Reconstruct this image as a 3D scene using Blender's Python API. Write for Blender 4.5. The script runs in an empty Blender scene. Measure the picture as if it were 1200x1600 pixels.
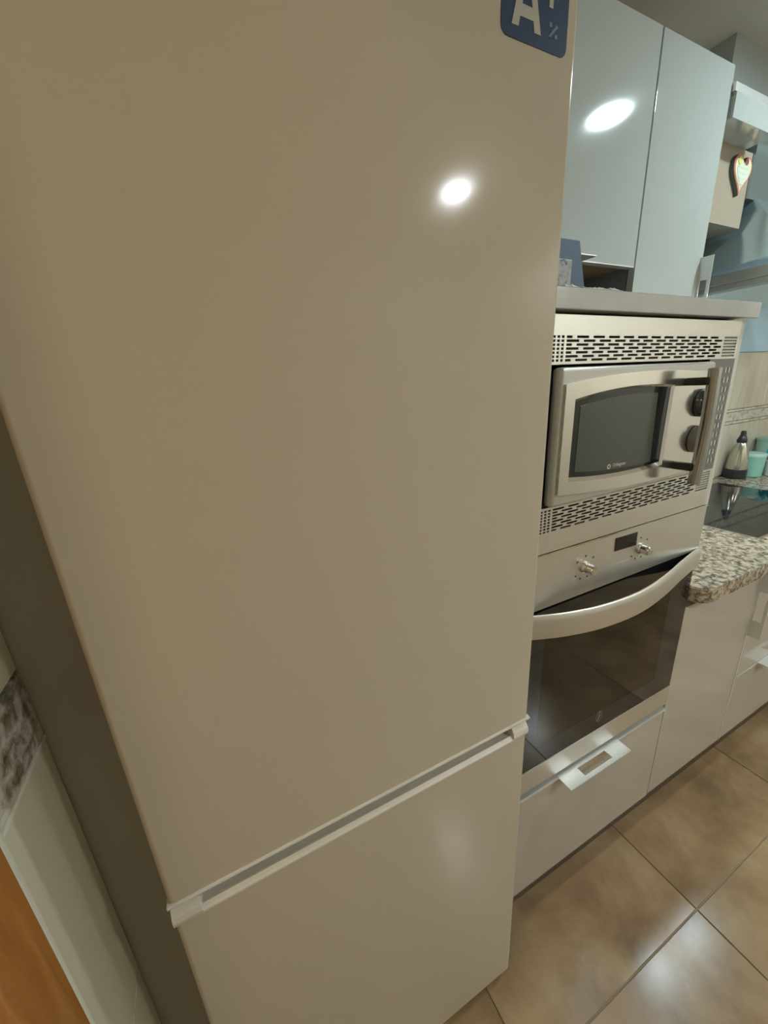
import bpy, bmesh, math, random
from mathutils import Vector, Matrix
random.seed(7)
S = bpy.context.scene
COL = S.collection
PI = math.pi

# ---------------------------------------------------------------- camera
def cam_axes(yaw, pit, rol):
    f = Vector((-math.sin(yaw)*math.cos(pit), math.cos(yaw)*math.cos(pit), math.sin(pit)))
    r = Vector((math.cos(yaw), math.sin(yaw), 0)); u = r.cross(f)
    r2 = r*math.cos(rol)+u*math.sin(rol); u2 = r2.cross(f)
    return r2, u2, f
cd = bpy.data.cameras.new('camera'); cam = bpy.data.objects.new('camera', cd); COL.objects.link(cam)
r_, u_, f_ = cam_axes(-.441, -.307, -.056)
cam.matrix_world = Matrix(((r_.x, u_.x, -f_.x, .132), (r_.y, u_.y, -f_.y, -.412), (r_.z, u_.z, -f_.z, 1.426), (0, 0, 0, 1)))
cd.sensor_fit = 'HORIZONTAL'; cd.sensor_width = 36; cd.lens = 36*606.6/1200
cd.clip_start = .01
S.camera = cam

# ---------------------------------------------------------------- world and exposure
W = bpy.data.worlds.new('world'); S.world = W; W.use_nodes = True
W.node_tree.nodes['Background'].inputs[0].default_value = (.9, .75, .55, 1)
W.node_tree.nodes['Background'].inputs[1].default_value = .3
S.view_settings.view_transform = 'Standard'; S.view_settings.look = 'None'
S.view_settings.exposure = 0.0; S.view_settings.gamma = 1; S.view_settings.use_curve_mapping = False
LAMP_COOL = 270.0      # radiance of the ceiling downlight near the cabinets
LAMP_FAR = 590.0
HOOD_LAMP = 260.0
FILL_END = 520.0  # added fill for the steel fronts and right side
FILL_HALL = 110.0  # added warm fill for the left side
CEIL = 2.35

# ---------------------------------------------------------------- materials
def new_mat(name):
    m = bpy.data.materials.new(name); m.use_nodes = True
    return m, m.node_tree, m.node_tree.nodes['Principled BSDF']
def pm(name, col, rough=.5, metal=0, spec=.5, coat=0.0, noise=None, bump=None, trans=0):
    m, nt, b = new_mat(name)
    b.inputs['Base Color'].default_value = (*col, 1); b.inputs['Roughness'].default_value = rough
    b.inputs['Metallic'].default_value = metal; b.inputs['Specular IOR Level'].default_value = spec
    b.inputs['Coat Weight'].default_value = coat; b.inputs['Coat Roughness'].default_value = .05
    b.inputs['Transmission Weight'].default_value = trans
    N, L = nt.nodes, nt.links
    tc = N.new('ShaderNodeTexCoord')
    if noise:
        sc, amt, stretch = noise
        mp = N.new('ShaderNodeMapping'); mp.inputs['Scale'].default_value = stretch
        L.new(tc.outputs['Object'], mp.inputs[0])
        n = N.new('ShaderNodeTexNoise'); n.inputs['Scale'].default_value = sc; n.inputs['Detail'].default_value = 5
        L.new(mp.outputs[0], n.inputs[0])
        r = N.new('ShaderNodeMapRange'); r.inputs[3].default_value = 1-amt; r.inputs[4].default_value = 1+amt
        L.new(n.outputs[0], r.inputs[0])
        v = N.new('ShaderNodeVectorMath'); v.operation = 'SCALE'; v.inputs[0].default_value = col
        L.new(r.outputs[0], v.inputs['Scale']); L.new(v.outputs[0], b.inputs['Base Color'])
    if bump:
        sc, st, stretch = bump
        mp = N.new('ShaderNodeMapping'); mp.inputs['Scale'].default_value = stretch
        L.new(tc.outputs['Object'], mp.inputs[0])
        n = N.new('ShaderNodeTexNoise'); n.inputs['Scale'].default_value = sc; n.inputs['Detail'].default_value = 3
        L.new(mp.outputs[0], n.inputs[0])
        bp = N.new('ShaderNodeBump'); bp.inputs['Strength'].default_value = st; bp.inputs['Distance'].default_value = .01
        L.new(n.outputs[0], bp.inputs['Height']); L.new(bp.outputs[0], b.inputs['Normal'])
    return m
def em(name, col, st):
    m, nt, b = new_mat(name)
    b.inputs['Base Color'].default_value = (*col, 1)
    b.inputs['Emission Color'].default_value = (*col, 1); b.inputs['Emission Strength'].default_value = st
    return m
def ramp_mat(name, stops, scale, rough=.3, detail=6, spec=.5, kind='noise', bump=0, dist=.6, stretch=(1, 1, 1)):
    m, nt, b = new_mat(name); N, L = nt.nodes, nt.links
    tc = N.new('ShaderNodeTexCoord'); mp = N.new('ShaderNodeMapping'); mp.inputs['Scale'].default_value = stretch
    L.new(tc.outputs['Object'], mp.inputs[0])
    if kind == 'noise':
        t = N.new('ShaderNodeTexNoise'); t.inputs['Detail'].default_value = detail; t.inputs['Distortion'].default_value = dist
        t.inputs['Roughness'].default_value = .6
    t.inputs['Scale'].default_value = scale
    L.new(mp.outputs[0], t.inputs[0])
    r = N.new('ShaderNodeValToRGB'); cr = r.color_ramp
    while len(cr.elements) < len(stops): cr.elements.new(.5)
    for e, (p, c) in zip(cr.elements, stops): e.position = p; e.color = (*c, 1)
    L.new(t.outputs[0], r.inputs[0]); L.new(r.outputs[0], b.inputs['Base Color'])
    b.inputs['Roughness'].default_value = rough; b.inputs['Specular IOR Level'].default_value = spec
    if bump:
        bp = N.new('ShaderNodeBump'); bp.inputs['Strength'].default_value = bump; bp.inputs['Distance'].default_value = .004
        L.new(t.outputs[0], bp.inputs['Height']); L.new(bp.outputs[0], b.inputs['Normal'])
    return m

M = {}
M['fridge'] = pm('fridge_enamel', (.565, .51, .395), .11, 0, .16, noise=(3, .03, (1, 1, 1)), bump=(1.6, .012, (1, 1, 1)))
M['fridge_grip'] = pm('fridge_grip', (.72, .70, .62), .35)
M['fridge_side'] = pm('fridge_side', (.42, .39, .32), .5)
M['gasket'] = pm('gasket', (.25, .24, .21), .7)
M['dark'] = pm('dark_gap', (.02, .022, .028), .6)
M['gloss'] = pm('gloss_lacquer', (.50, .465, .40), .10, 0, .5, coat=.3)
M['gloss_cool_lit'] = pm('gloss_lacquer_cool_lit', (.49, .535, .51), .07, 0, .5, coat=.4)  # same lacquer, with the near lamp's cool light put into the colour
M['carcass'] = pm('carcass_board', (.62, .60, .52), .5)
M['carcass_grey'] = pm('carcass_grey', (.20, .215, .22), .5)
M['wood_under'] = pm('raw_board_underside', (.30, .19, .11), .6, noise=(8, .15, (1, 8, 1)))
M['alu'] = pm('satin_aluminium', (.80, .82, .80), .32, .55)
M['steel'] = pm('brushed_steel', (.74, .72, .66), .36, .85, noise=(30, .05, (1, 1, 30)), bump=(60, .03, (.3, 1, 30)))
M['steel_dark'] = pm('brushed_steel_dark', (.20, .195, .175), .45, .3)  # on the right grille this dark tone is a painted reflection
M['polish'] = pm('polished_steel', (.80, .78, .73), .16, .95)
M['chrome'] = pm('chrome', (.8, .8, .8), .08, 1)
M['bar_steel'] = pm('bar_steel', (.42, .42, .39), .26, 1)
M['silver_plastic'] = pm('silver_plastic', (.55, .54, .50), .28, .5)
M['blackglass'] = pm('black_glass', (.008, .010, .012), .05, 0, .6)
M['screen'] = pm('microwave_screen', (.075, .08, .068), .16, 0, .5)
M['black_plastic'] = pm('black_plastic', (.02, .021, .022), .3)
M['slab'] = pm('grey_stone_slab', (.46, .46, .42), .16, 0, .5, noise=(7, .3, (1, 1, 1)))
M['granite'] = ramp_mat('speckled_granite', [(.34, (.07, .055, .045)), (.43, (.18, .145, .11)), (.50, (.34, .275, .195)), (.60, (.56, .46, .33))], 75, .14, 5)
M['plinth'] = pm('plinth', (.10, .075, .05), .4)
M['floor'] = ramp_mat('floor_tile', [(.30, (.19, .125, .065)), (.50, (.30, .205, .11)), (.70, (.44, .32, .18))], 4.2, .20, 12, bump=.04, dist=.25)
M['floor2'] = ramp_mat('floor_tile_b', [(.30, (.20, .13, .07)), (.50, (.32, .22, .12)), (.72, (.46, .34, .20))], 5.0, .18, 12, bump=.04, dist=.25)
M['grout'] = pm('grout', (.36, .30, .22), .8)
M['tile'] = ramp_mat('wall_tile', [(.3, (.50, .44, .34)), (.7, (.62, .56, .44))], 7, .15, 6, stretch=(3, 3, .6))
M['tile_plain'] = pm('pale_wall_tile', (.78, .73, .54), .3)
M['tile_grout'] = pm('pale_grout', (.80, .78, .64), .6)
M['border'] = ramp_mat('border_tile', [(.33, (.26, .22, .15)), (.45, (.50, .45, .36)), (.6, (.64, .60, .50))], 40, .35, 4, bump=.5)
M['pebble'] = ramp_mat('relief_border', [(.30, (.10, .10, .05)), (.42, (.30, .27, .18)), (.5, (.50, .44, .38)), (.62, (.72, .70, .60))], 55, .45, 4, bump=.6, dist=.4)
M['wall'] = pm('wall_paint', (.74, .69, .58), .6)
M['wall_cool'] = pm('pale_blue_panel', (.40, .56, .64), .25)
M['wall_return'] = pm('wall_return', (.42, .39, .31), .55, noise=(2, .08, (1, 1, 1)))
M['duct'] = pm('duct_paint', (.42, .465, .455), .7)
M['ceiling'] = pm('ceiling_paint', (.62, .58, .50), .8)
M['wood'] = ramp_mat('orange_wood', [(.3, (.36, .13, .025)), (.55, (.50, .21, .05)), (.75, (.60, .28, .08))], 6, .3, 6, stretch=(6, 6, .7), dist=1.0)
M['sticker'] = pm('sticker_blue', (.013, .032, .085), .5, 0, .3)
M['sticker_print'] = pm('sticker_print', (.46, .43, .35), .35)
M['sticker_mark'] = pm('sticker_mark', (.14, .17, .22), .35)
M['display'] = pm('display', (.012, .013, .016), .1)
M['ink'] = pm('ink', (.08, .075, .06), .5)
M['lightink'] = pm('light_ink', (.6, .58, .52), .4)
M['cavity'] = pm('oven_enamel', (.42, .30, .13), .5)
M['lamp_ring'] = pm('lamp_ring', (.7, .7, .68), .3)
M['lampA'] = em('lamp_far_glow', (.93, .97, 1), LAMP_FAR)
M['lampB'] = em('lamp_near_glow', (.76, .94, 1), LAMP_COOL)
M['fillD'] = em('end_fill_glow', (.88, .97, 1), FILL_END)
M['fillC'] = em('hall_fill_glow', (1, .76, .42), FILL_HALL)
M['lampH'] = em('hood_lamp_glow', (.75, .93, 1), HOOD_LAMP)
M['blue_card'] = pm('blue_cover', (.07, .125, .20), .5)
M['speckle'] = ramp_mat('speckled_carton', [(.36, (.12, .12, .11)), (.48, (.36, .36, .34)), (.7, (.46, .46, .44))], 80, .5, 3)
M['film'] = pm('plastic_film', (.92, .92, .97), .25, 0, .8)
M['mint'] = pm('mint_plastic', (.28, .55, .46), .35)
M['pale_mint'] = pm('pale_mint_plastic', (.42, .62, .52), .4)
M['cyan'] = pm('cyan_cloth', (.0, .55, .70), .6)
M['white'] = pm('white_plastic', (.75, .75, .72), .4)
M['hood_panel'] = pm('hood_beige_panel', (.42, .355, .27), .3)
M['hood_steel'] = pm('hood_steel', (.46, .57, .60), .22, .8)
M['bottle'] = pm('bottle_steel', (.55, .53, .46), .12, .9)
M['knob_dark'] = pm('knob_dark_chrome', (.12, .13, .14), .12, .8)
M['ring'] = pm('hob_ring', (.035, .035, .035), .25)
M['emblem'] = pm('emblem_print', (.16, .14, .11), .4)
M['slot_light_board'] = pm('slot_light_board', (.85, .84, .76), .6)  # pale tone imitates a lit interior behind the slots
M['hood_under_reflect'] = pm('hood_underside_reflect', (.66, .82, .88), .35, .2)  # blue panel's reflection on the underside put into the colour
M['heart_red'] = pm('heart_red', (.62, .22, .16), .5)
M['heart_shade_edge'] = pm('heart_shade_edge', (.10, .15, .14), .6)  # shadow along the plaque's side put into this dark tone
M['heart_cream'] = pm('heart_cream', (.80, .74, .50), .5)
M['heart_mint'] = pm('heart_mint', (.62, .76, .66), .5)
M['heart_yellow'] = pm('heart_yellow', (.72, .70, .18), .5)
M['heart_brown'] = pm('heart_brown', (.28, .10, .08), .5)
def tinted_pane():
    m = bpy.data.materials.new('tinted_oven_pane'); m.use_nodes = True
    nt = m.node_tree; N, L = nt.nodes, nt.links; N.clear()
    out = N.new('ShaderNodeOutputMaterial'); mix = N.new('ShaderNodeMixShader'); fr = N.new('ShaderNodeFresnel'); fr.inputs[0].default_value = 1.5
    t = N.new('ShaderNodeBsdfTransparent'); t.inputs[0].default_value = (.50, .38, .22, 1)
    g = N.new('ShaderNodeBsdfGlossy'); g.inputs[0].default_value = (1, .95, .85, 1); g.inputs['Roughness'].default_value = .04
    L.new(fr.outputs[0], mix.inputs[0]); L.new(t.outputs[0], mix.inputs[1]); L.new(g.outputs[0], mix.inputs[2]); L.new(mix.outputs[0], out.inputs[0])
    return m
M['pane'] = tinted_pane()

# ---------------------------------------------------------------- mesh helpers
def finish(name, bm, mat, parent=None, smooth=None):
    me = bpy.data.meshes.new(name); bmesh.ops.recalc_face_normals(bm, faces=bm.faces); bm.to_mesh(me); bm.free()
    me.materials.append(M[mat])
    if smooth is not None:
        for p in me.polygons: p.use_smooth = True
        if smooth < 180: me.set_sharp_from_angle(angle=math.radians(smooth))
    o = bpy.data.objects.new(name, me); COL.objects.link(o)
    if smooth is not None:
        wn = o.modifiers.new('weighted_normals', 'WEIGHTED_NORMAL'); wn.keep_sharp = True; wn.weight = 100
    if parent:
        o.parent = parent; o.matrix_parent_inverse = parent.matrix_basis.inverted()
    return o
def add_box(bm, x0, x1, y0, y1, z0, z1, bev=0, seg=2):
    r = bmesh.ops.create_cube(bm, size=1)
    vs = r['verts']
    for v in vs:
        v.co = Vector(((x0+x1)/2+v.co.x*(x1-x0), (y0+y1)/2+v.co.y*(y1-y0), (z0+z1)/2+v.co.z*(z1-z0)))
    if bev:
        es = list({e for v in vs for e in v.link_edges})
        bmesh.ops.bevel(bm, geom=es, offset=bev, segments=seg, affect='EDGES', profile=.5)
def box(name, mat, x0, x1, y0, y1, z0, z1, parent=None, bev=0, seg=2):
    bm = bmesh.new(); add_box(bm, x0, x1, y0, y1, z0, z1, bev, seg)
    return finish(name, bm, mat, parent, 35 if bev else None)
def add_prism(bm, pts, axis, a, b):
    """pts: 2-D outline; axis: 'x' (pts=y,z) 'y' (pts=x,z) 'z' (pts=x,y)"""
    def P(p, t):
        return Vector({'x': (t, p[0], p[1]), 'y': (p[0], t, p[1]), 'z': (p[0], p[1], t)}[axis])
    A = [bm.verts.new(P(p, a)) for p in pts]; B = [bm.verts.new(P(p, b)) for p in pts]
    bm.faces.new(A); bm.faces.new(B[::-1])
    n = len(pts)
    for i in range(n): bm.faces.new((A[i], B[i], B[(i+1) % n], A[(i+1) % n]))
def prism(name, mat, pts, axis, a, b, parent=None, smooth=None):
    bm = bmesh.new(); add_prism(bm, pts, axis, a, b); return finish(name, bm, mat, parent, smooth)
def add_lathe(bm, prof, c, axis='z', n=32):
    rings = []
    for (r, h) in prof:
        ring = []
        for i in range(n):
            t = 2*PI*i/n; a, b = r*math.cos(t), r*math.sin(t)
            p = {'z': (a, b, h), 'y': (a, h, b), 'x': (h, a, b)}[axis]
            ring.append(bm.verts.new(Vector(c)+Vector(p)))
        rings.append(ring)
    for k in range(len(rings)-1):
        for i in range(n): bm.faces.new((rings[k][i], rings[k][(i+1) % n], rings[k+1][(i+1) % n], rings[k+1][i]))
    bm.faces.new(rings[0]); bm.faces.new(rings[-1][::-1])
def lathe(name, mat, prof, c, axis='z', parent=None, n=32, smooth=40):
    bm = bmesh.new(); add_lathe(bm, prof, c, axis, n); return finish(name, bm, mat, parent, smooth)
def add_tube(bm, pts, r, n=12):
    pts = [Vector(p) for p in pts]; rings = []
    for i, p in enumerate(pts):
        d = (pts[min(i+1, len(pts)-1)]-pts[max(i-1, 0)]).normalized()
        up = Vector((0, 0, 1)) if abs(d.z) < .9 else Vector((1, 0, 0))
        a = d.cross(up).normalized(); b = d.cross(a)
        rings.append([bm.verts.new(p+a*r*math.cos(2*PI*k/n)+b*r*math.sin(2*PI*k/n)) for k in range(n)])
    for k in range(len(rings)-1):
        for i in range(n): bm.faces.new((rings[k][i], rings[k][(i+1) % n], rings[k+1][(i+1) % n], rings[k+1][i]))
    bm.faces.new(rings[0]); bm.faces.new(rings[-1][::-1])
def tube(name, mat, pts, r, parent=None, n=12):
    bm = bmesh.new(); add_tube(bm, pts, r, n); return finish(name, bm, mat, parent, 50)
def thing(name, label, cat, loc=(0, 0, 0), group=None):
    o = bpy.data.objects.new(name, None); COL.objects.link(o); o.location = loc; o.empty_display_size = .05
    o['label'] = label; o['category'] = cat
    if group: o['group'] = group
    return o
def tag(o, label, cat, group=None):
    o['label'] = label; o['category'] = cat
    if group: o['group'] = group
    return o
def struct(o, label=None):
    o['kind'] = 'structure'
    if label: o['label'] = label
    return o
def sempty(name, label=None):
    o = bpy.data.objects.new(name, None); COL.objects.link(o); o['kind'] = 'structure'
    if label: o['label'] = label
    return o
def text(name, body, mat, size, loc, parent, extrude=.0002, align='CENTER', sx=1.0, off=0):
    cu = bpy.data.curves.new(name, 'FONT'); cu.body = body; cu.size = size; cu.extrude = extrude; cu.align_x = align; cu.offset = off
    tmp = bpy.data.objects.new(name+'_tmp', cu); COL.objects.link(tmp)
    dg = bpy.context.evaluated_depsgraph_get(); me = bpy.data.meshes.new_from_object(tmp.evaluated_get(dg))
    bpy.data.objects.remove(tmp)
    me.transform(Matrix.Translation(loc) @ Matrix.Rotation(PI/2, 4, 'X') @ Matrix.Diagonal((sx, 1, 1, 1)))
    me.materials.clear(); me.materials.append(M[mat])
    o = bpy.data.objects.new(name, me); COL.objects.link(o)
    o.parent = parent; o.matrix_parent_inverse = parent.matrix_basis.inverted()
    return o
def rounded_rect(x0, x1, z0, z1, r, n=6):
    out = []
    for cx, cz, a0 in ((x1-r, z0+r, -PI/2), (x1-r, z1-r, 0), (x0+r, z1-r, PI/2), (x0+r, z0+r, PI)):
        for i in range(n+1):
            a = a0+PI/2*i/n; out.append((cx+r*math.cos(a), cz+r*math.sin(a)))
    return out
def frame_mesh(bm, outer, inner, axis, a, b):
    """ring between two outlines with equal point counts, extruded a..b"""
    def P(p, t): return Vector({'x': (t, p[0], p[1]), 'y': (p[0], t, p[1]), 'z': (p[0], p[1], t)}[axis])
    n = len(outer)
    O0 = [bm.verts.new(P(p, a)) for p in outer]; I0 = [bm.verts.new(P(p, a)) for p in inner]
    O1 = [bm.verts.new(P(p, b)) for p in outer]; I1 = [bm.verts.new(P(p, b)) for p in inner]
    for i in range(n):
        j = (i+1) % n
        bm.faces.new((O0[i], O0[j], I0[j], I0[i])); bm.faces.new((O1[i], I1[i], I1[j], O1[j]))
        bm.faces.new((O0[i], O1[i], O1[j], O0[j])); bm.faces.new((I0[i], I0[j], I1[j], I1[i]))

BW = .60      # back wall plane
LW = -.10     # left wall plane
# ================================================================ STRUCTURE
# floor: 61.6 cm tiles
fl = sempty('floor')
bm = bmesh.new(); add_box(bm, LW-.15, 3.75, -2.30, BW+.12, -.06, -.004)
finish('grout_bed', bm, 'grout', fl)
T = .616; FX, FY = .537, -.14
tile_mesh = {}
for i in range(-2, 7):
    for j in range(-5, 2):
        x0, x1 = max(FX+i*T, LW)+.0016, min(FX+(i+1)*T, 3.75)-.0016
        y0, y1 = max(FY+j*T, -2.30)+.0016, min(FY+(j+1)*T, BW)-.0016
        if x1-x0 < .02 or y1-y0 < .02: continue
        bm = bmesh.new(); add_box(bm, x0, x1, y0, y1, -.02, random.uniform(-.0004, .0004), .001, 1)
        o = finish('floor_tile', bm, random.choice(('floor', 'floor2')), fl, 30)
# ceiling with duct box
struct(box('ceiling', 'ceiling', LW-.15, 3.75, -2.30, BW+.12, CEIL, CEIL+.1))
struct(box('trim_1', 'duct', 1.747, 2.45, .447, BW, 2.145, CEIL), 'boxed duct cover below the ceiling above the hood')
# walls
struct(box('wall_front', 'wall', LW-.15, 3.75, -2.30, -2.15, 0, CEIL))
struct(box('wall_right', 'wall', 3.6, 3.75, -2.15, BW, 0, CEIL))
wl = struct(box('wall_left', 'tile_grout', LW-.15, LW-.006, -.012, BW, 0, CEIL))
wl2 = struct(box('wall_side', 'wall', LW-.15, LW-.006, -2.15, -.95, 0, CEIL))
box('wall_above_door', 'wall', LW-.15, LW-.006, -.95, -.012, 2.10, CEIL, wl2)
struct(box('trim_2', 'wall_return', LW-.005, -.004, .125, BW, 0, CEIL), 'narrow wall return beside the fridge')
# left wall tiles (plain below, relief border above)
zr = [(.0, .076), (.079, .317), (.320, .557), (.560, 1.034)]
for (a, b) in zr:
    box('wall_tile', 'tile_plain', LW-.006, LW, -.012, .122, a+.001, b-.001, wl, .0018, 2)
box('border_tile', 'pebble', LW-.006, LW+.001, -.012, .122, 1.042, 1.135, wl, .002, 2)['label'] = 'mottled relief border tile with green and brown leaf pattern'
box('border_strip', 'tile_grout', LW-.006, LW+.002, -.012, .122, 1.0345, 1.041, wl, .0015, 2)
for (a, b) in ((1.138, 1.40), (1.403, 1.66), (1.663, 1.92), (1.923, 2.18), (2.183, CEIL-.002)):
    box('wall_tile', 'tile_plain', LW-.006, LW, -.012, .122, a, b, wl, .0018, 2)
tr = struct(box('trim_3', 'tile_grout', LW-.006, LW+.004, -.0215, -.0125, 0, 2.12, None, .002), 'pale edge strip between the wall tiles and the wooden door frame')
# wooden door on the left
d1 = sempty('door_1', 'orange wooden door frame at the left edge')
box('door_frame', 'wood', LW-.05, LW+.006, -.095, -.022, 0, 2.10, d1, .004)
box('door_frame', 'wood', LW-.05, LW+.006, -.95, -.877, 0, 2.10, d1, .004)
box('door_frame', 'wood', LW-.05, LW+.006, -.877, -.095, 2.03, 2.10, d1, .004)
# hallway behind the open doorway
struct(box('wall_hall', 'wall', -1.45, -1.40, -1.2, .3, 0, CEIL), 'cream hallway wall beyond the open doorway')
struct(box('trim_5', 'wall', -1.40, LW-.15, .10, .15, 0, CEIL), 'hallway end wall')
struct(box('trim_6', 'wall', -1.40, LW-.15, -1.15, -1.10, 0, CEIL), 'hallway end wall')
struct(box('trim_7', 'ceiling', -1.45, LW-.15, -1.2, .3, CEIL, CEIL+.1), 'hallway ceiling')
struct(box('trim_8', 'grout', -1.45, LW-.15, -1.2, .3, -.06, 0), 'hallway floor')

# back wall: tiles 1.70 .. 3.6
wb = struct(box('wall_back', 'tile_grout', LW-.15, 3.75, BW+.008, BW+.12, 0, CEIL))
box('painted_upper_wall', 'wall', LW, 3.6, BW+.001, BW+.008, 1.76, CEIL, wb)
def wall_course(z0, z1, mat, name, w, off, y=BW):
    x = 1.22+off-w
    while x < 3.6:
        a, b = max(x, 1.22), min(x+w, 3.6)
        if b-a > .03: box(name, mat, a+.001, b-.001, y, BW+.008, z0+.001, z1-.001, wb, .0015, 1)
        x += w
wall_course(.905, 1.165, 'tile', 'wall_tile', .40, 0)
wall_course(1.165, 1.18, 'border', 'border_strip', .40, 0, BW-.004)
wall_course(1.18, 1.225, 'border', 'border_tile', .20, 0)
wall_course(1.225, 1.238, 'border', 'border_strip', .40, 0, BW-.004)
wall_course(1.238, 1.50, 'tile', 'wall_tile', .40, 0)
struct(box('trim_4', 'wall_cool', 1.53, 3.6, BW-.006, BW+.0005, 1.50, 1.76), 'pale blue glossy splash panel under the hood')

# ================================================================ CEILING LAMPS AND ADDED FILLS
def lamp(x, y, r, mat, label):
    t = thing('ceiling_downlight', label, 'lamp', (x, y, CEIL), 'recessed ceiling downlights')
    bm = bmesh.new()
    n = 32; prof = [(r+.016, 0), (r+.016, -.004), (r+.010, -.009), (r, -.009), (r, -.002)]
    rings = []
    for (q, h) in prof: rings.append([bm.verts.new((x+q*math.cos(2*PI*i/n), y+q*math.sin(2*PI*i/n), CEIL+h)) for i in range(n)])
    for k in range(len(rings)-1):
        for i in range(n): bm.faces.new((rings[k][i], rings[k][(i+1) % n], rings[k+1][(i+1) % n], rings[k+1][i]))
    finish('trim_ring', bm, 'lamp_ring', t, 40)
    lathe('diffuser', mat, [(r-.001, -.001), (r-.001, -.005)], (x, y, CEIL), 'z', t)
lamp(1.725, -.20, .062, 'lampB', 'round cool white ceiling downlight near the upper cabinets')
lamp(1.53, -1.50, .055, 'lampA', 'round cool white ceiling downlight in the middle of the room')
lamp(3.0, -1.90, .06, 'fillD', 'added unseen round fill light at the far end of the ceiling')  # unseen fill, added to brighten the steel fronts
lamp(-.75, -.55, .07, 'fillC', 'added unseen round warm fill light in the hallway')  # unseen fill, added to warm the fridge's left side

# ================================================================ FRIDGE
fr = thing('fridge', 'tall satin beige-white fridge freezer with two doors', 'fridge', (.3, .33, 0))
box('body', 'fridge_side', .002, .598, .068, .598, .03, 2.01, fr, .004)
for (x, y) in ((.05, .12), (.55, .12), (.05, .55), (.55, .55)):
    lathe('foot', 'black_plastic', [(.018, 0), (.018, .012), (.010, .014), (.010, .032)], (x, y, 0), 'z', fr, 16)
def bowed_door(name, z0, z1, mat):
    """door slab with soft rounded vertical edges"""
    r = .007; n = 5; pts = [(.6, .062)]
    for i in range(n+1):
        a = PI/2*i/n; pts.append((.6-r+r*math.cos(a), r-r*math.sin(a)))
    for i in range(n+1):
        a = PI/2*i/n; pts.append((r-r*math.sin(a), r-r*math.cos(a)))
    pts.append((0, .062))
    bm = bmesh.new(); add_prism(bm, pts, 'z', z0, z1)
    return finish(name, bm, mat, fr, 30)
ud = bowed_door('upper_door', .8285, 2.01, 'fridge')
# pale lip along the lower edge of the upper door
prism('door_lip', 'fridge_grip', [(-.0022, .8235), (-.0028, .8260), (-.0018, .8285), (.062, .8285), (.062, .8235)], 'x', -.0015, .6025, ud)
ld = bowed_door('lower_door', .045, .788, 'fridge')
# grip strip: ends solid, recess between
bm = bmesh.new()
sec_end = [(-.001, .788), (-.0025, .795), (-.001, .803), (.006, .813), (.014, .821), (.062, .821), (.062, .788)]
add_prism(bm, sec_end, 'x', -.001, .034); add_prism(bm, sec_end, 'x', .566, .6015)
sec_mid = [(-.0012, .788), (-.0012, .791), (.0045, .7965), (.010, .7945), (.030, .7905), (.042, .800), (.045, .821), (.062, .821), (.062, .788)]
add_prism(bm, sec_mid, 'x', .034, .566)
finish('grip_strip', bm, 'fridge_grip', ld)
box('gasket', 'gasket', .004, .596, .060, .070, .05, 2.0, fr)
# sticker with the energy letter
st = prism('energy_sticker', 'sticker', rounded_rect(.488, .582, 1.766, 1.890, .009), 'y', -.0006, 0.0)
tag(st, 'blue energy class sticker with a large letter A on the fridge door top right', 'sticker')
bm = bmesh.new(); ax, az = .5225, 1.7768
for sg in (-1, 1):
    q = [(ax+sg*.0205, az), (ax+sg*.0112, az), (ax-sg*.0005, az+.0520), (ax+sg*.0065, az+.0520)]
    add_prism(bm, q if sg > 0 else q[::-1], 'y', -.00090 if sg > 0 else -.00094, -.0005 if sg > 0 else -.00046)
add_prism(bm, [(ax-.0130, az+.0085), (ax+.0130, az+.0085), (ax+.0100, az+.0185), (ax-.0100, az+.0185)], 'y', -.00098, -.00042)
finish('letter_print', bm, 'sticker_print', st)
text('plus_print', '+', 'sticker_print', .045, (.556, -.0008, 1.7985), st, .0001, sx=.8, off=.0016)
bm = bmesh.new()
for (x0, x1, z0, z1) in ((.5605, .5645, 1.7925, 1.7965), (.5690, .5730, 1.7845, 1.7880)): add_box(bm, x0, x1, -.0009, -.0006, z0, z1)
add_prism(bm, [(.5600, 1.7845), (.5625, 1.7840), (.5735, 1.7945), (.5715, 1.7965)], 'y', -.0009, -.0006)
bmesh.ops.translate(bm, verts=bm.verts, vec=(-.006, 0, -.0055))
finish('percent_print', bm, 'sticker_mark', st)

# ================================================================ APPLIANCE COLUMN
YC = .052                      # common front plane of the doors
X1, X2 = .606, 1.204
col = thing('appliance_column_cabinet', 'tall lacquered column cabinet housing microwave and oven', 'cabinet', (.905, .3, 0))
box('side_panel', 'carcass', X1, X1+.018, YC+.018, BW, .172, 1.520, col)
box('side_panel', 'carcass', X2-.013, X2, YC-.002, BW, 1.1235, 1.520, col)
box('side_panel_lower', 'carcass', X2-.018, X2, YC+.018, BW, .172, 1.123, col)
box('shelf', 'carcass', X1+.018, X2-.018, YC+.03, BW, .498, .514, col)
box('shelf', 'carcass', X1+.018, X2-.018, YC+.03, BW, 1.105, 1.120, col)
box('back_panel', 'carcass_grey', X1+.018, X2-.018, BW-.012, BW-.002, .12, 1.51, col)
box('top_panel', 'dark', X1+.018, X2-.013, YC+.012, BW, 1.506, 1.522, col)
box('plinth', 'plinth', X1, X2, YC+.055, YC+.073, 0, .172, col)
dr = box('drawer', 'gloss', X1+.002, X2-.001, YC, YC+.018, .172, .511, col, .0015)
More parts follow.
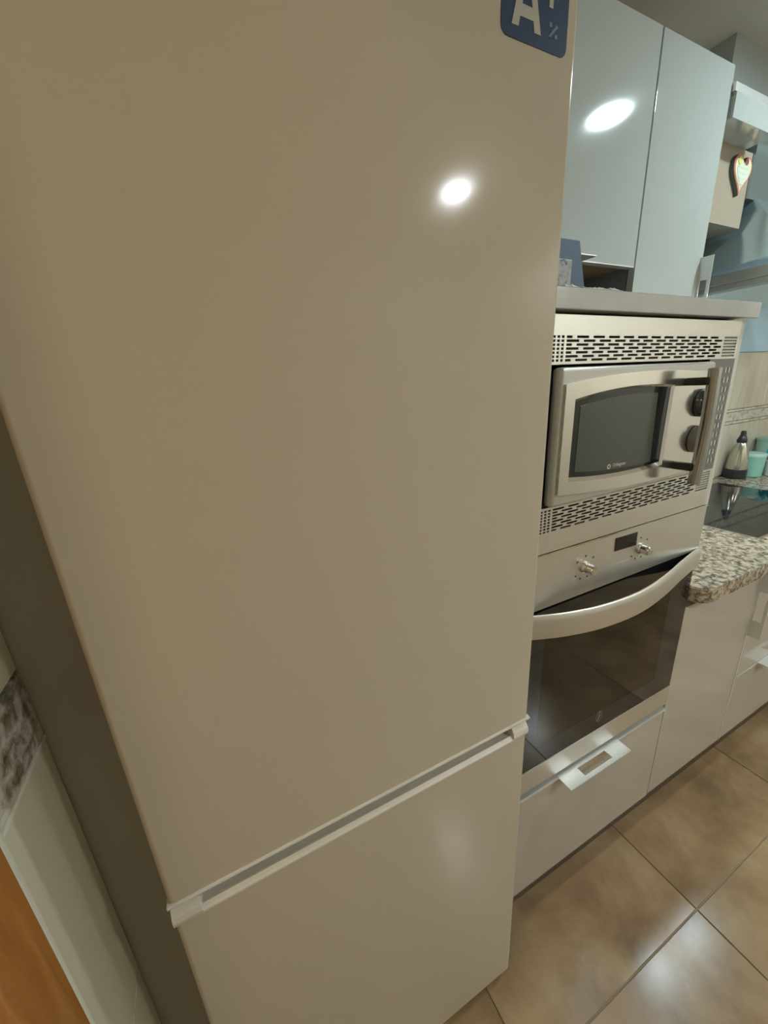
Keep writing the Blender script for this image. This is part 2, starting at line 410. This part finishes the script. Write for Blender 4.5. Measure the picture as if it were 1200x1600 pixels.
def plate_handle(name, parent, base, L_, horiz=True, proj=.040, t=.0022, hole=(.38, .45), down=0):
    """U shaped plate with a square hole; horizontal plates lie in z=const, vertical ones in x=const"""
    x, y, z = base; e = L_*.27; h0, h1 = proj*.20, proj*.76
    out = [(0, 0), (L_, 0), (L_, -proj), (0, -proj)]; inn = [(e, -h0), (L_-e, -h0), (L_-e, -h1), (e, -h1)]
    bm = bmesh.new()
    if horiz:
        frame_mesh(bm, [(x+a, y+b) for a, b in out], [(x+a, y+b) for a, b in inn], 'z', z, z+t)
    else:
        frame_mesh(bm, [(y+b, z+a) for a, b in out], [(y+b, z+a) for a, b in inn], 'x', x, x+t)
    return finish(name, bm, 'alu', parent)
box('edge_profile', 'alu', X1+.002, X2-.001, YC-.001, YC+.020, .511, .5145, dr)
box('profile_lip', 'alu', X1+.002, X2-.001, YC-.0025, YC-.0002, .5055, .5145, dr)
plate_handle('handle', dr, (.771, YC-.001, .5145), .218)['label'] = 'bright aluminium plate handle with a square hole'
# ---- slab on top
sl = box('stone_top_slab', 'slab', X1, 1.222, .036, BW, 1.5235, 1.553, None, .002)
tag(sl, 'grey polished stone slab on top of the appliance column', 'shelf')

# ---- microwave trim (perforated steel frame)
tk = thing('microwave_trim_frame', 'perforated steel ventilation frame around the microwave', 'frame', (.9, YC, 1.125))
def perf_rows(bm, x0, x1, z0, z1, rows, hh, holes_for_row, ya, yb):
    """strip x0..x1, z0..z1 with rows of rectangular slots"""
    pitch = (z1-z0)/rows; z = z0
    for k in range(rows):
        c = z0+(k+.5)*pitch
        add_box(bm, x0, x1, ya, yb, z, c-hh/2)
        xs = x0
        for (a, b) in holes_for_row(k):
            if a > xs: add_box(bm, xs, a, ya, yb, c-hh/2, c+hh/2)
            xs = b
        if xs < x1: add_box(bm, xs, x1, ya, yb, c-hh/2, c+hh/2)
        z = c+hh/2
    add_box(bm, x0, x1, ya, yb, z, z1)
YA, YB = YC-.003, YC-.0018
FXL, FXR = X1+.004, 1.1900
OX0, OX1, OZ0, OZ1 = .6465, 1.0955, 1.212, 1.4475    # opening
bm = bmesh.new()
add_box(bm, FXL, FXR, YA, YC+.010, 1.4905, 1.519); add_box(bm, FXL, FXR, YA, YC+.010, 1.1245, 1.1640)
def slots(k, right=True):
    h = [(.640+i*.0095, .640+i*.0095+.0058) for i in range(4)]
    x = .6795 if k % 2 == 0 else .6795-.0
    first = .0125 if k % 2 == 0 else .0285
    h.append((x, x+first)); x += first+.0105
    while x < 1.118:
        h.append((x, min(x+.0275, 1.1275))); x += .0275+.0105
    h.append((1.133, 1.182))
    return h
perf_rows(bm, FXL, FXR, 1.4505, 1.4905, 7, .0037, slots, YA, YB)
perf_rows(bm, FXL, FXR, 1.1640, 1.2085, 8, .0034, slots, YA, YB)
add_box(bm, FXL, FXR, YA, YB, 1.4475, 1.4505); add_box(bm, FXL, FXR, YA, YB, 1.2085, 1.212)
finish('perforated_panel', bm, 'steel', tk)
# left column with long vertical slots
bm = bmesh.new()
z = OZ0; k = 0
add_box(bm, FXL, .618, YA, YB, OZ0, OZ1)
cols_ = [(.618, .622), (.6265, .6305), (.6350, .6390)]
xs = [.618, .6265, .6350, OX0]
for ci, (a, b) in enumerate(cols_):
    nxt = xs[ci+1]
    add_box(bm, b, nxt, YA, YB, OZ0, OZ1)
    zz = OZ0+(.004 if ci % 2 else .020); add_box(bm, a, b, YA, YB, OZ0, zz)
    while zz < OZ1:
        e_ = min(zz+.030, OZ1); n_ = min(e_+.008, OZ1)
        if n_ > e_: add_box(bm, a, b, YA, YB, e_, n_)
        zz = n_
finish('left_grille', bm, 'steel', tk)
# right column: eleven rows of four little slots, dark reflection put into its colour
bm = bmesh.new()
cx = [1.138+i*.0135 for i in range(4)]
add_box(bm, OX1, cx[0]-.0034, YA, YB, OZ0, OZ1)
for i, c in enumerate(cx):
    nx = cx[i+1]-.0034 if i < 3 else FXR
    add_box(bm, c+.0034, nx, YA, YB, OZ0, OZ1)
    zz = OZ0
    for k in range(11):
        zc = 1.233+k*.0192
        add_box(bm, c-.0034, c+.0034, YA, YB, zz, zc-.0055); zz = zc+.0055
    add_box(bm, c-.0034, c+.0034, YA, YB, zz, OZ1)
finish('right_grille', bm, 'steel_dark', tk)['label'] = 'steel side grille with rows of small slots, dark reflection painted in'
bm = bmesh.new(); add_box(bm, 1.130, 1.1895, YC-.0012, YC+.002, 1.166, 1.4895); finish('backing_strip', bm, 'gasket', tk)
box('bright_slot_backing', 'slot_light_board', 1.130, 1.1895, YB, YC-.0012, OZ0, OZ1, tk)  # bright board stands in for light showing through the slots
# dark recess behind the perforations
bm = bmesh.new()
add_box(bm, FXL, 1.1285, YC+.018, YC+.022, 1.164, OZ0); add_box(bm, FXL, 1.1285, YC+.018, YC+.022, OZ1, 1.4905)
add_box(bm, FXL, OX0, YC+.018, YC+.022, OZ0, OZ1); add_box(bm, OX1, 1.1285, YC+.018, YC+.022, OZ0, OZ1)
finish('inner_shroud', bm, 'dark', tk)

# ---- microwave oven
mw = thing('microwave_oven', 'built-in stainless microwave with arched black window and bar handle', 'microwave', (.87, .25, 1.2135))
MX0, MX1, MZ0, MZ1 = .655, 1.0855, 1.217, 1.4425
YM = .030
box('body', 'dark', MX0+.004, MX1-.004, YM+.022, .42, MZ0, MZ1-.003, mw)
# fascia: casing with rounded front
bm = bmesh.new(); add_box(bm, MX0, MX1, YM+.0015, YM+.022, MZ0, MZ1, .006, 3)
finish('fascia', bm, 'silver_plastic', mw, 35)
def arc(x0, x1, z0, z1, sag, n=14):
    """curve from (x0,z0) to (x1,z1) bulging by sag in z"""
    return [(x0+(x1-x0)*i/n, z0+(z1-z0)*i/n+sag*4*(i/n)*(1-i/n)) for i in range(n+1)]
# door face: lens shaped band, ring around the window
DX1 = 1.0115
top_o = arc(MX0+.0068, DX1, 1.4175, 1.4265, .0085); bot_o = arc(MX0+.0068, DX1, 1.2395, 1.2300, -.0065)
WX0, WX1 = .684, .9465
top_i = arc(WX0, WX1, 1.3940, 1.4045, .0085); bot_i = arc(WX0, WX1, 1.2600, 1.2550, -.0065)
outer = top_o+bot_o[::-1]; inner = top_i+bot_i[::-1]
bm = bmesh.new(); frame_mesh(bm, outer, inner, 'y', YM-.0030, YM+.006)
door = finish('door', bm, 'polish', mw)
prism('control_panel', 'polish', [(DX1+.001, 1.4265), (MX1-.004, 1.4245), (MX1-.004, 1.2270), (DX1+.001, 1.2298)], 'y', YM-.0015, YM+.006, mw)
# bright bevel around window
top_b = arc(WX0+.005, WX1-.004, 1.3900, 1.4005, .0085); bot_b = arc(WX0+.005, WX1-.004, 1.2665, 1.2615, -.0065)
bm = bmesh.new()
I = inner; Bv = top_b+bot_b[::-1]; n = len(I)
A_ = [bm.verts.new((p[0], YM-.0030, p[1])) for p in I]; B_ = [bm.verts.new((p[0], YM+.0010, p[1])) for p in Bv]
for i in range(n): bm.faces.new((A_[i], A_[(i+1) % n], B_[(i+1) % n], B_[i]))
finish('window_bevel', bm, 'chrome', door)
prism('window_glass', 'blackglass', Bv, 'y', YM+.0009, YM+.008, door)
top_s = arc(.702, .905, 1.3820, 1.3925, .006); bot_s = arc(.702, .912, 1.2740, 1.2650, -.004)
prism('mesh_screen', 'screen', top_s+bot_s[::-1], 'y', YM+.0003, YM+.0009, door)
bm = bmesh.new()
arcp = [(.722+.006*math.cos(t), 1.335+.028*math.sin(t)) for t in [(-PI/2+PI*i/10) for i in range(11)]]
# printed maker's mark
text('logo_word', 'Orbegozo', 'lightink', .0088, (.8190, YM+.0001, 1.2700), door, .0001)
bm = bmesh.new(); frame_mesh(bm, [(.7905+.0045*math.cos(t), 1.2715+.0045*math.sin(t)) for t in [2*PI*i/16 for i in range(16)]],
                             [(.7905+.0026*math.cos(t), 1.2715+.0026*math.sin(t)) for t in [2*PI*i/16 for i in range(16)]], 'y', YM-.0001, YM+.0003)
finish('logo_ring', bm, 'lightink', door)
# bar handle
hx = .990
hd = tube('handle', 'bar_steel', [(hx, YM-.042, 1.4300), (hx, YM-.044, 1.38), (hx, YM-.045, 1.33), (hx, YM-.044, 1.27), (hx, YM-.042, 1.2180)], .0105, mw, 20)
for zz in (1.408, 1.250):
    bm = bmesh.new(); add_box(bm, hx-.014, hx+.003, YM-.040, YM-.002, zz-.007, zz+.007, .003, 2); finish('handle_arm', bm, 'black_plastic', hd, 35)
for (zz, mt) in ((1.366, 'knob_dark'), (1.295, 'steel_dark')):
    lathe('knob', mt, [(.0270, YM-.003), (.0270, YM-.010), (.0245, YM-.017), (.0190, YM-.022), (.010, YM-.0245), (.001, YM-.025)], (1.047, 0, zz), 'y', mw, 36, 60)

# ---- oven
ov = thing('built_in_oven', 'stainless built-in oven with curved handle and dark glass door', 'oven', (.905, .3, .516))
OXA, OXB = X1+.003, 1.2035
bm = bmesh.new()
add_box(bm, OXA+.02, OXB-.032, YC+.060, BW-.04, .520, 1.10)
finish('body', bm, 'dark', ov)
cp = box('control_panel', 'steel', OXA, OXB, YC-.002, YC+.018, 1.0065, 1.1225, ov, .0012)
box('top_edge', 'chrome', OXA, OXB, YC-.0035, YC-.0015, 1.1195, 1.1228, cp)
prism('display', 'display', [(.8715, 1.0800), (.9420, 1.0785), (.9410, 1.1085), (.8700, 1.1095)][::1], 'y', YC-.0030, YC-.0018, cp)
for (kx, kz) in ((.7835, 1.0675), (.957, 1.0675)):
    kn = lathe('knob', 'chrome', [(.0125, YC-.002), (.0125, YC-.006), (.0100, YC-.008), (.0100, YC-.022), (.0085, YC-.0245), (.001, YC-.025)], (kx, 0, kz), 'y', cp, 28)
    bm = bmesh.new()
    for a in (40, 90, 140, 215, 250, 290, 325):
        a = math.radians(a); px, pz = kx+.030*math.cos(a), kz+.024*math.sin(a)
        add_box(bm, px-.0022, px+.0022, YC-.0024, YC-.0018, pz-.0018, pz+.0018)
    finish('knob_marks', bm, 'ink', cp)['kind'] = 'stuff'
bm = bmesh.new()
x = .868
while x < .936:
    w = random.uniform(.003, .006); add_box(bm, x, x+w, YC-.0024, YC-.0018, 1.0470, 1.0500); x += w+.0012
finish('engraved_line', bm, 'lightink', cp)
# door
dz0, dz1 = .592, 1.0000
od = thing_door = None
GX0, GX1, GZ0, GZ1 = .690, 1.118, .650, .945
out = [(OXA, dz0), (OXB, dz0), (OXB, dz1), (OXA, dz1)]; inn = [(GX0, GZ0), (GX1, GZ0), (GX1, GZ1), (GX0, GZ1)]
bm = bmesh.new(); frame_mesh(bm, out, inn, 'y', YC, YC+.016)
od = finish('door', bm, 'blackglass', ov)
box('door_pane', 'pane', GX0, GX1, YC+.0002, YC+.004, GZ0, GZ1, od)
box('lower_trim', 'steel', OXA, OXB, YC-.001, YC+.016, .528, dz0-.0008, ov, .0008)
box('lower_gap', 'dark', OXA, OXB, YC+.020, YC+.040, .5160, .528, ov)
box('upper_gap', 'dark', OXA, OXB, YC+.006, YC+.040, 1.0002, 1.0062, ov)
# cavity liner
bm = bmesh.new()
cx0, cx1, cy0, cy1, cz0, cz1 = .660, 1.150, YC+.018, YC+.058, .60, .98
add_box(bm, cx0, cx1, YC+.052, YC+.0595, cz0, cz1)
finish('inner_panel', bm, 'cavity', ov)
bm = bmesh.new()
for zz in (.790, .776): add_tube(bm, [(GX0-.01, YC+.030, zz), (GX1-.09, YC+.030, zz)], .0016, 8)
rk = finish('wire_rack', bm, 'chrome', ov, 60)
# embossed emblem near the bottom of the glass
bm = bmesh.new()
frame_mesh(bm, [(.9015+.0115*math.cos(t), .6335+.016*math.sin(t)) for t in [2*PI*i/24 for i in range(24)]],
           [(.9015+.0090*math.cos(t), .6335+.0135*math.sin(t)) for t in [2*PI*i/24 for i in range(24)]], 'y', YC-.0008, YC)
add_lathe(bm, [(.0030, YC-.0008), (.0030, YC)], (.9035, 0, .6425), 'y', 14)
add_prism(bm, [(.8955, .6245), (.9000, .6220), (.9050, .6310), (.9085, .6345), (.9060, .6385), (.8985, .6380), (.8975, .6330)], 'y', YC-.0008, YC)
finish('emblem', bm, 'emblem', od)
# curved handle: flat band bowed outwards
P = [(OXA, .044), (.632, .0355), (.680, .017), (.720, .0055), (.765, -.004), (.820, -.0095), (.875, -.0105), (.930, -.0060), (.985, .0025), (1.035, .0120), (1.085, .0230), (1.130, .0320), (1.165, .0390), (OXB, .0445)]
# smooth the outline
def cr(P, n=6):
    out = []
    for i in range(len(P)-1):
        p0 = P[max(i-1, 0)]; p1 = P[i]; p2 = P[i+1]; p3 = P[min(i+2, len(P)-1)]
        for k in range(n):
            t = k/n
            out.append(tuple(.5*((2*b)+(-a+c)*t+(2*a-5*b+4*c-d)*t*t+(-a+3*b-3*c+d)*t**3) for a, b, c, d in zip(p0, p1, p2, p3)))
    out.append(P[-1]); return out
Q = cr(P)
bm = bmesh.new(); rings = []
ZB, ZT = .961, 1.0115; th = .006
for (x, y) in Q:
    sec = [(y, ZB), (y-.0015, (ZB+ZT)/2-.012), (y-.0015, ZT-.012), (y+.001, ZT-.002), (y+.0035, ZT), (y+th, ZT-.001), (y+th, ZB+.001), (y+.003, ZB-.0005)]
    rings.append([bm.verts.new((x, a, b)) for a, b in sec])
for k in range(len(rings)-1):
    for i in range(8): bm.faces.new((rings[k][i], rings[k+1][i], rings[k+1][(i+1) % 8], rings[k][(i+1) % 8]))
bm.faces.new(rings[0]); bm.faces.new(rings[-1][::-1])
hb = finish('handle', bm, 'alu', ov, 40); hb.data.materials[0] = M['steel']
hb['label'] = 'wide satin steel handle bowed outwards'
for (a, b) in ((OXA+.001, OXA+.010), (OXB-.010, OXB-.001)):
    box('handle_mount', 'steel_dark', a, b, .0495, YC+.001, .966, 1.000, hb)

# ================================================================ LOWER UNITS AND WORKTOP
lc = thing('narrow_base_cabinet', 'beige gloss base cabinet with full-height door right of the oven', 'cabinet', (1.41, .3, 0))
box('body', 'carcass', X2+.002, 1.6155, YC+.019, BW-.002, .178, .855, lc)
box('plinth', 'plinth', X2+.002, 1.6155, YC+.055, YC+.073, 0, .176, lc)
dd = box('door', 'gloss', X2+.0015, 1.6150, YC, YC+.018, .176, .838, lc, .0015)
box('edge_profile', 'alu', 1.6090, 1.6150, YC-.0012, YC+.0005, .180, .836, dd)
h3 = plate_handle('handle', dd, (1.6128, YC+.002, .610), .218, False, .036); h3['label'] = 'upright aluminium plate handle with a square hole'

dc = thing('drawer_base_cabinet', 'beige gloss drawer unit below the hob at the right edge', 'cabinet', (2.07, .3, 0))
box('body', 'carcass', 1.6175, 2.52, YC+.019, BW-.002, .178, .855, dc)
for (a, b, nm) in ((.176, .440, 'drawer'), (.446, .838, 'drawer')):
    q = box(nm, 'gloss', 1.6185, 2.518, YC, YC+.018, a, b, dc, .0015)
    if a < .4:
        box('edge_profile', 'alu', 1.6185, 2.518, YC-.0015, YC+.018, b, b+.0035, q)
        plate_handle('handle', q, (1.760, YC, b+.0035), .40, True, .040)
box('plinth', 'plinth', 1.6175, 2.52, YC+.055, YC+.073, 0, .176, dc)

# worktop with rounded front left corner
wt = []
cxr, cyr, rr = X2+.006+.045, .018+.045, .045
wt = [(X2+.006, BW-.002)]
for i in range(9):
    a = PI+PI/2*i/8; wt.append((cxr+rr*math.cos(a), cyr+rr*math.sin(a)))
wt += [(3.3, .018), (3.3, BW-.002)]
bm = bmesh.new(); add_prism(bm, wt, 'z', .8585, .9000)
es = [e for e in bm.edges if all(abs(v.co.z-.9) < 1e-5 for v in e.verts)]
bmesh.ops.bevel(bm, geom=es, offset=.003, segments=2, affect='EDGES')
w_ = finish('granite_worktop', bm, 'granite', None, 30)
tag(w_, 'speckled beige and black granite worktop with rounded corner beside the oven', 'worktop')
# further base unit to carry the worktop
bc = thing('far_base_cabinet', 'beige gloss base cabinet beyond the drawer unit', 'cabinet', (2.9, .3, 0))
box('body', 'carcass', 2.522, 3.28, YC+.019, BW-.002, .178, .855, bc)
for a, b in ((2.523, 2.90), (2.903, 3.279)): box('door', 'gloss', a, b, YC, YC+.018, .176, .838, bc, .0015)
box('plinth', 'plinth', 2.522, 3.28, YC+.055, YC+.073, 0, .176, bc)

# hob
hb_ = thing('glass_hob', 'black ceramic glass hob with thin steel edge set in the granite worktop', 'hob', (2.0, .34, .9))
HX0, HX1, HY0, HY1 = 1.695, 2.385, .105, .545
bm = bmesh.new()
frame_mesh(bm, [(HX0, HY0), (HX1, HY0), (HX1, HY1), (HX0, HY1)], [(HX0+.008, HY0+.008), (HX1-.008, HY0+.008), (HX1-.008, HY1-.008), (HX0+.008, HY1-.008)], 'z', .9002, .9055)
finish('steel_edge', bm, 'chrome', hb_)
box('glass', 'blackglass', HX0+.008, HX1-.008, HY0+.008, HY1-.008, .9002, .9048, hb_)
for (x, y, r) in ((1.86, .20, .075), (2.12, .40, .095), (2.22, .20, .075), (1.88, .42, .06)):
    bm = bmesh.new(); n = 40
    frame_mesh(bm, [(x+r*math.cos(2*PI*i/n), y+r*math.sin(2*PI*i/n)) for i in range(n)],
               [(x+(r-.003)*math.cos(2*PI*i/n), y+(r-.003)*math.sin(2*PI*i/n)) for i in range(n)], 'z', .9048, .9051)
    finish('cooking_ring', bm, 'ring', hb_)

# ================================================================ UPPER CABINETS
YU = .312
u1 = thing('wall_cabinet_over_niche', 'pale gloss wall cabinet above the open niche, left of the taller one', 'cabinet', (.96, .45, 1.686))
box('body', 'carcass', .612, 1.2125, YU+.020, BW-.002, 1.694, 2.146, u1)
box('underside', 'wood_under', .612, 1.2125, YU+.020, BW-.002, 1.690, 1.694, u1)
for (a, b) in ((.612, .9105), (.9135, 1.2125)):
    pass
e1 = box('door', 'gloss_cool_lit', .612, 1.2125, YU, YU+.018, 1.6875, 2.147, u1, .0012)
box('edge_profile', 'alu', .612, 1.2125, YU, YU+.018, 1.6845, 1.6873, e1)
plate_handle('handle', e1, (.795, YU, 1.6822), .218, True, .044)['label'] = 'bright aluminium plate handle under the door edge'
u2 = thing('tall_wall_cabinet', 'pale gloss wall cabinet reaching lower, right of the niche', 'cabinet', (1.37, .45, 1.50))
box('body', 'carcass_grey', 1.2185, 1.508, YU+.020, BW-.002, 1.56, 2.146, u2)
e2 = box('door', 'gloss_cool_lit', 1.2175, 1.5100, YU, YU+.018, 1.556, 2.147, u2, .0012)
plate_handle('handle', e2, (1.5000, YU, 1.510+.0), .218, False, .032)
box('edge_profile', 'alu', 1.2175, 1.51, YU, YU+.018, 1.5530, 1.5558, e2)

# ================================================================ HOOD
hc = thing('hood_cornice', 'pale shelf-like cornice box with beige panel below, beside the extractor hood', 'cabinet', (1.65, .45, 1.845))
box('top_board', 'alu', 1.5115, 2.40, .304, BW-.002, 2.094, 2.112, hc)
box('cornice_box', 'gloss_cool_lit', 1.517, 1.745, .302, BW-.002, 2.040, 2.094, hc, .001)
box('back_panel', 'hood_panel', 1.513, 1.795, .372, BW-.002, 1.846, 2.040, hc, .001)
# heart plaque
ht = thing('heart_plaque', 'small painted heart plaque hanging on the beige panel beside the hood', 'ornament', (1.67, .36, 1.97))
def heart(cx, cz, s, n=36, sx=1):
    pts = []
    for i in range(n):
        t = 2*PI*i/n
        pts.append((cx+sx*s*math.sin(t)**3, cz+s*(13*math.cos(t)-5*math.cos(2*t)-2*math.cos(3*t)-math.cos(4*t))/16))
    return pts
HC = (1.728, 1.979); HS = .055
prism('board', 'heart_shade_edge', heart(HC[0], HC[1], HS, sx=.9), 'y', .3615, .3715, ht)
prism('painted_border', 'heart_red', heart(HC[0], HC[1], HS*.98, sx=.9), 'y', .3600, .3615, ht)
prism('painted_face', 'heart_cream', heart(HC[0], HC[1], HS*.86, sx=.9), 'y', .3590, .3600, ht)
prism('painted_centre', 'heart_mint', heart(HC[0], HC[1]-.004, HS*.62, sx=.9), 'y', .3582, .3590, ht)
lathe('painted_flower', 'heart_yellow', [(.010, .3574), (.010, .3582)], (HC[0]-.024, 0, HC[1]+.024), 'y', ht, 16)
lathe('painted_flower', 'heart_brown', [(.009, .3574), (.009, .3582)], (HC[0]+.012, 0, HC[1]+.026), 'y', ht, 16)
bm = bmesh.new()
for k in range(4): add_box(bm, HC[0]-.024+k*.004, HC[0]+.024-k*.004, .3576, .3582, HC[1]+.008-k*.013, HC[1]+.012-k*.013)
finish('painted_lines', bm, 'heart_cream', ht)
# extractor hood
eh = thing('extractor_hood', 'blue-grey steel pyramid extractor hood over the hob', 'hood', (2.0, .35, 1.655))
hx0, hx1, hy0, hz0, hz1 = 1.70, 2.36, .06, 1.657, 1.710
bm = bmesh.new(); add_box(bm, hx0, hx1, hy0, BW-.007, hz0+.022, hz1, .002)
add_box(bm, hx0+.006, hx1-.006, hy0+.006, BW-.007, hz0+.006, hz0+.0215, .001)
finish('rim', bm, 'steel', eh, 30)
box('filter_panel', 'hood_under_reflect', hx0+.012, hx1-.012, hy0+.012, BW-.012, hz0, hz0+.0058, eh)
bm = bmesh.new()
b = [(hx0+.004, hy0+.004), (hx1-.004, hy0+.004), (hx1-.004, BW-.007), (hx0+.004, BW-.007)]
rings = []
for k in range(9):
    t = k/8; q = t**.75; z = hz1+.22*t**1.35
    a0 = hx0+.004+(.135)*q; a1 = hx1-.004-(.135)*q; c0 = hy0+.004+.30*q
    rings.append([bm.verts.new(v) for v in ((a0, c0, z), (a1, c0, z), (a1, BW-.007, z), (a0, BW-.007, z))])
for k in range(8):
    for i in range(4): bm.faces.new((rings[k][i], rings[k][(i+1) % 4], rings[k+1][(i+1) % 4], rings[k+1][i]))
bm.faces.new(rings[0]); bm.faces.new(rings[-1][::-1])
finish('canopy', bm, 'hood_steel', eh, 30)
box('chimney', 'hood_steel', 1.797, 2.22, .366, BW-.007, 1.925, 2.093, eh, .002)
for hx_ in (1.88, 2.20): lathe('hood_lamp', 'lampH', [(.03, -.003), (.03, -.0003)], (hx_, .14, hz0), 'z', eh)

# ================================================================ SMALL THINGS
# things on the slab
bb = prism('blue_folder', 'blue_card', [(.640, 1.5535), (.8440, 1.5535), (.8120, 1.658), (.640, 1.658)], 'y', .150, .185)
tag(bb, 'blue folder box with slanted side standing in front of the niche on the stone slab', 'box')
cb = box('speckled_carton', 'speckle', 640e-3, .7600, .118, .146, 1.5535, 1.6165, None, .002)
tag(cb, 'small grey speckled carton in front of the blue box on the slab', 'box')
bm = bmesh.new()
for i in range(15):
    x = .655+i*.0085+random.uniform(-.002, .002); h = random.uniform(.0015, .0062)
    v = [bm.verts.new(c) for c in ((x, .038, 1.5532), (x+.012, .0375, 1.5532), (x+.013, .075, 1.5532), (x+.001, .075, 1.5532))]
    t = [bm.verts.new(c) for c in ((x+.003, .044, 1.5532+h), (x+.008, .045, 1.5532+h*.8))]
    for f in ((v[0], v[1], t[1], t[0]), (v[1], v[2], t[1]), (v[2], v[3], t[0], t[1]), (v[3], v[0], t[0]), (v[3], v[2], v[1], v[0])): bm.faces.new(f)
tag(finish('crumpled_film', bm, 'film'), 'crumpled clear plastic film lying along the front edge of the stone slab', 'wrapping')
# oil bottle
BX, BY, BZ = 2.565, .550, .9003
ob = thing('oil_dispenser', 'conical steel oil bottle with black pourer and black base behind the hob', 'bottle', (BX, BY, BZ))
lathe('base', 'black_plastic', [(.044, 0), (.046, .004), (.045, .045), (.043, .048)], (BX, BY, BZ), 'z', ob)
lathe('body', 'bottle', [(.043, .048), (.043, .07), (.039, .105), (.031, .145), (.022, .172), (.019, .178)], (BX, BY, BZ), 'z', ob)
lathe('pourer', 'black_plastic', [(.020, .178), (.021, .190), (.015, .206), (.012, .213), (.011, .229), (.008, .235)], (BX, BY, BZ), 'z', ob)
# containers
c1 = thing('mint_canister', 'round mint green lidded container right of the oil bottle', 'container', (2.660, .530, .9003))
lathe('body', 'mint', [(.044, 0), (.048, .004), (.052, .10), (.052, .102)], (2.660, .530, .9003), 'z', c1)
lathe('lid', 'pale_mint', [(.054, .102), (.054, .112), (.050, .118), (.02, .121)], (2.660, .530, .9003), 'z', c1)
c2 = thing('pale_mint_tub', 'taller pale mint tub behind the mint container', 'container', (2.850, .540, .9003))
lathe('body', 'pale_mint', [(.050, 0), (.052, .004), (.056, .15), (.056, .155)], (2.850, .540, .9003), 'z', c2)
lathe('lid', 'mint', [(.058, .155), (.058, .168), (.05, .172)], (2.850, .540, .9003), 'z', c2)
bm = bmesh.new(); n = 10
vs = [[bm.verts.new((2.722+.07*i/n, .42+.085*j/n, 1.012+.018*math.sin(i*1.3)+.012*math.cos(j*1.7+i))) for j in range(n+1)] for i in range(n+1)]
for i in range(n):
    for j in range(n): bm.faces.new((vs[i][j], vs[i+1][j], vs[i+1][j+1], vs[i][j+1]))
r = bmesh.ops.solidify(bm, geom=bm.faces[:], thickness=.012)
cy = finish('cyan_cloth', bm, 'cyan', None, 60); tag(cy, 'bright cyan folded cloth on the white tub at the right edge', 'cloth')
c3 = thing('white_tub', 'low white tub under the cyan cloth at the right edge', 'container', (2.735, .462, .9003))
lathe('body', 'white', [(.032, 0), (.036, .004), (.038, .074), (.036, .076)], (2.735, .462, .9003), 'z', c3)
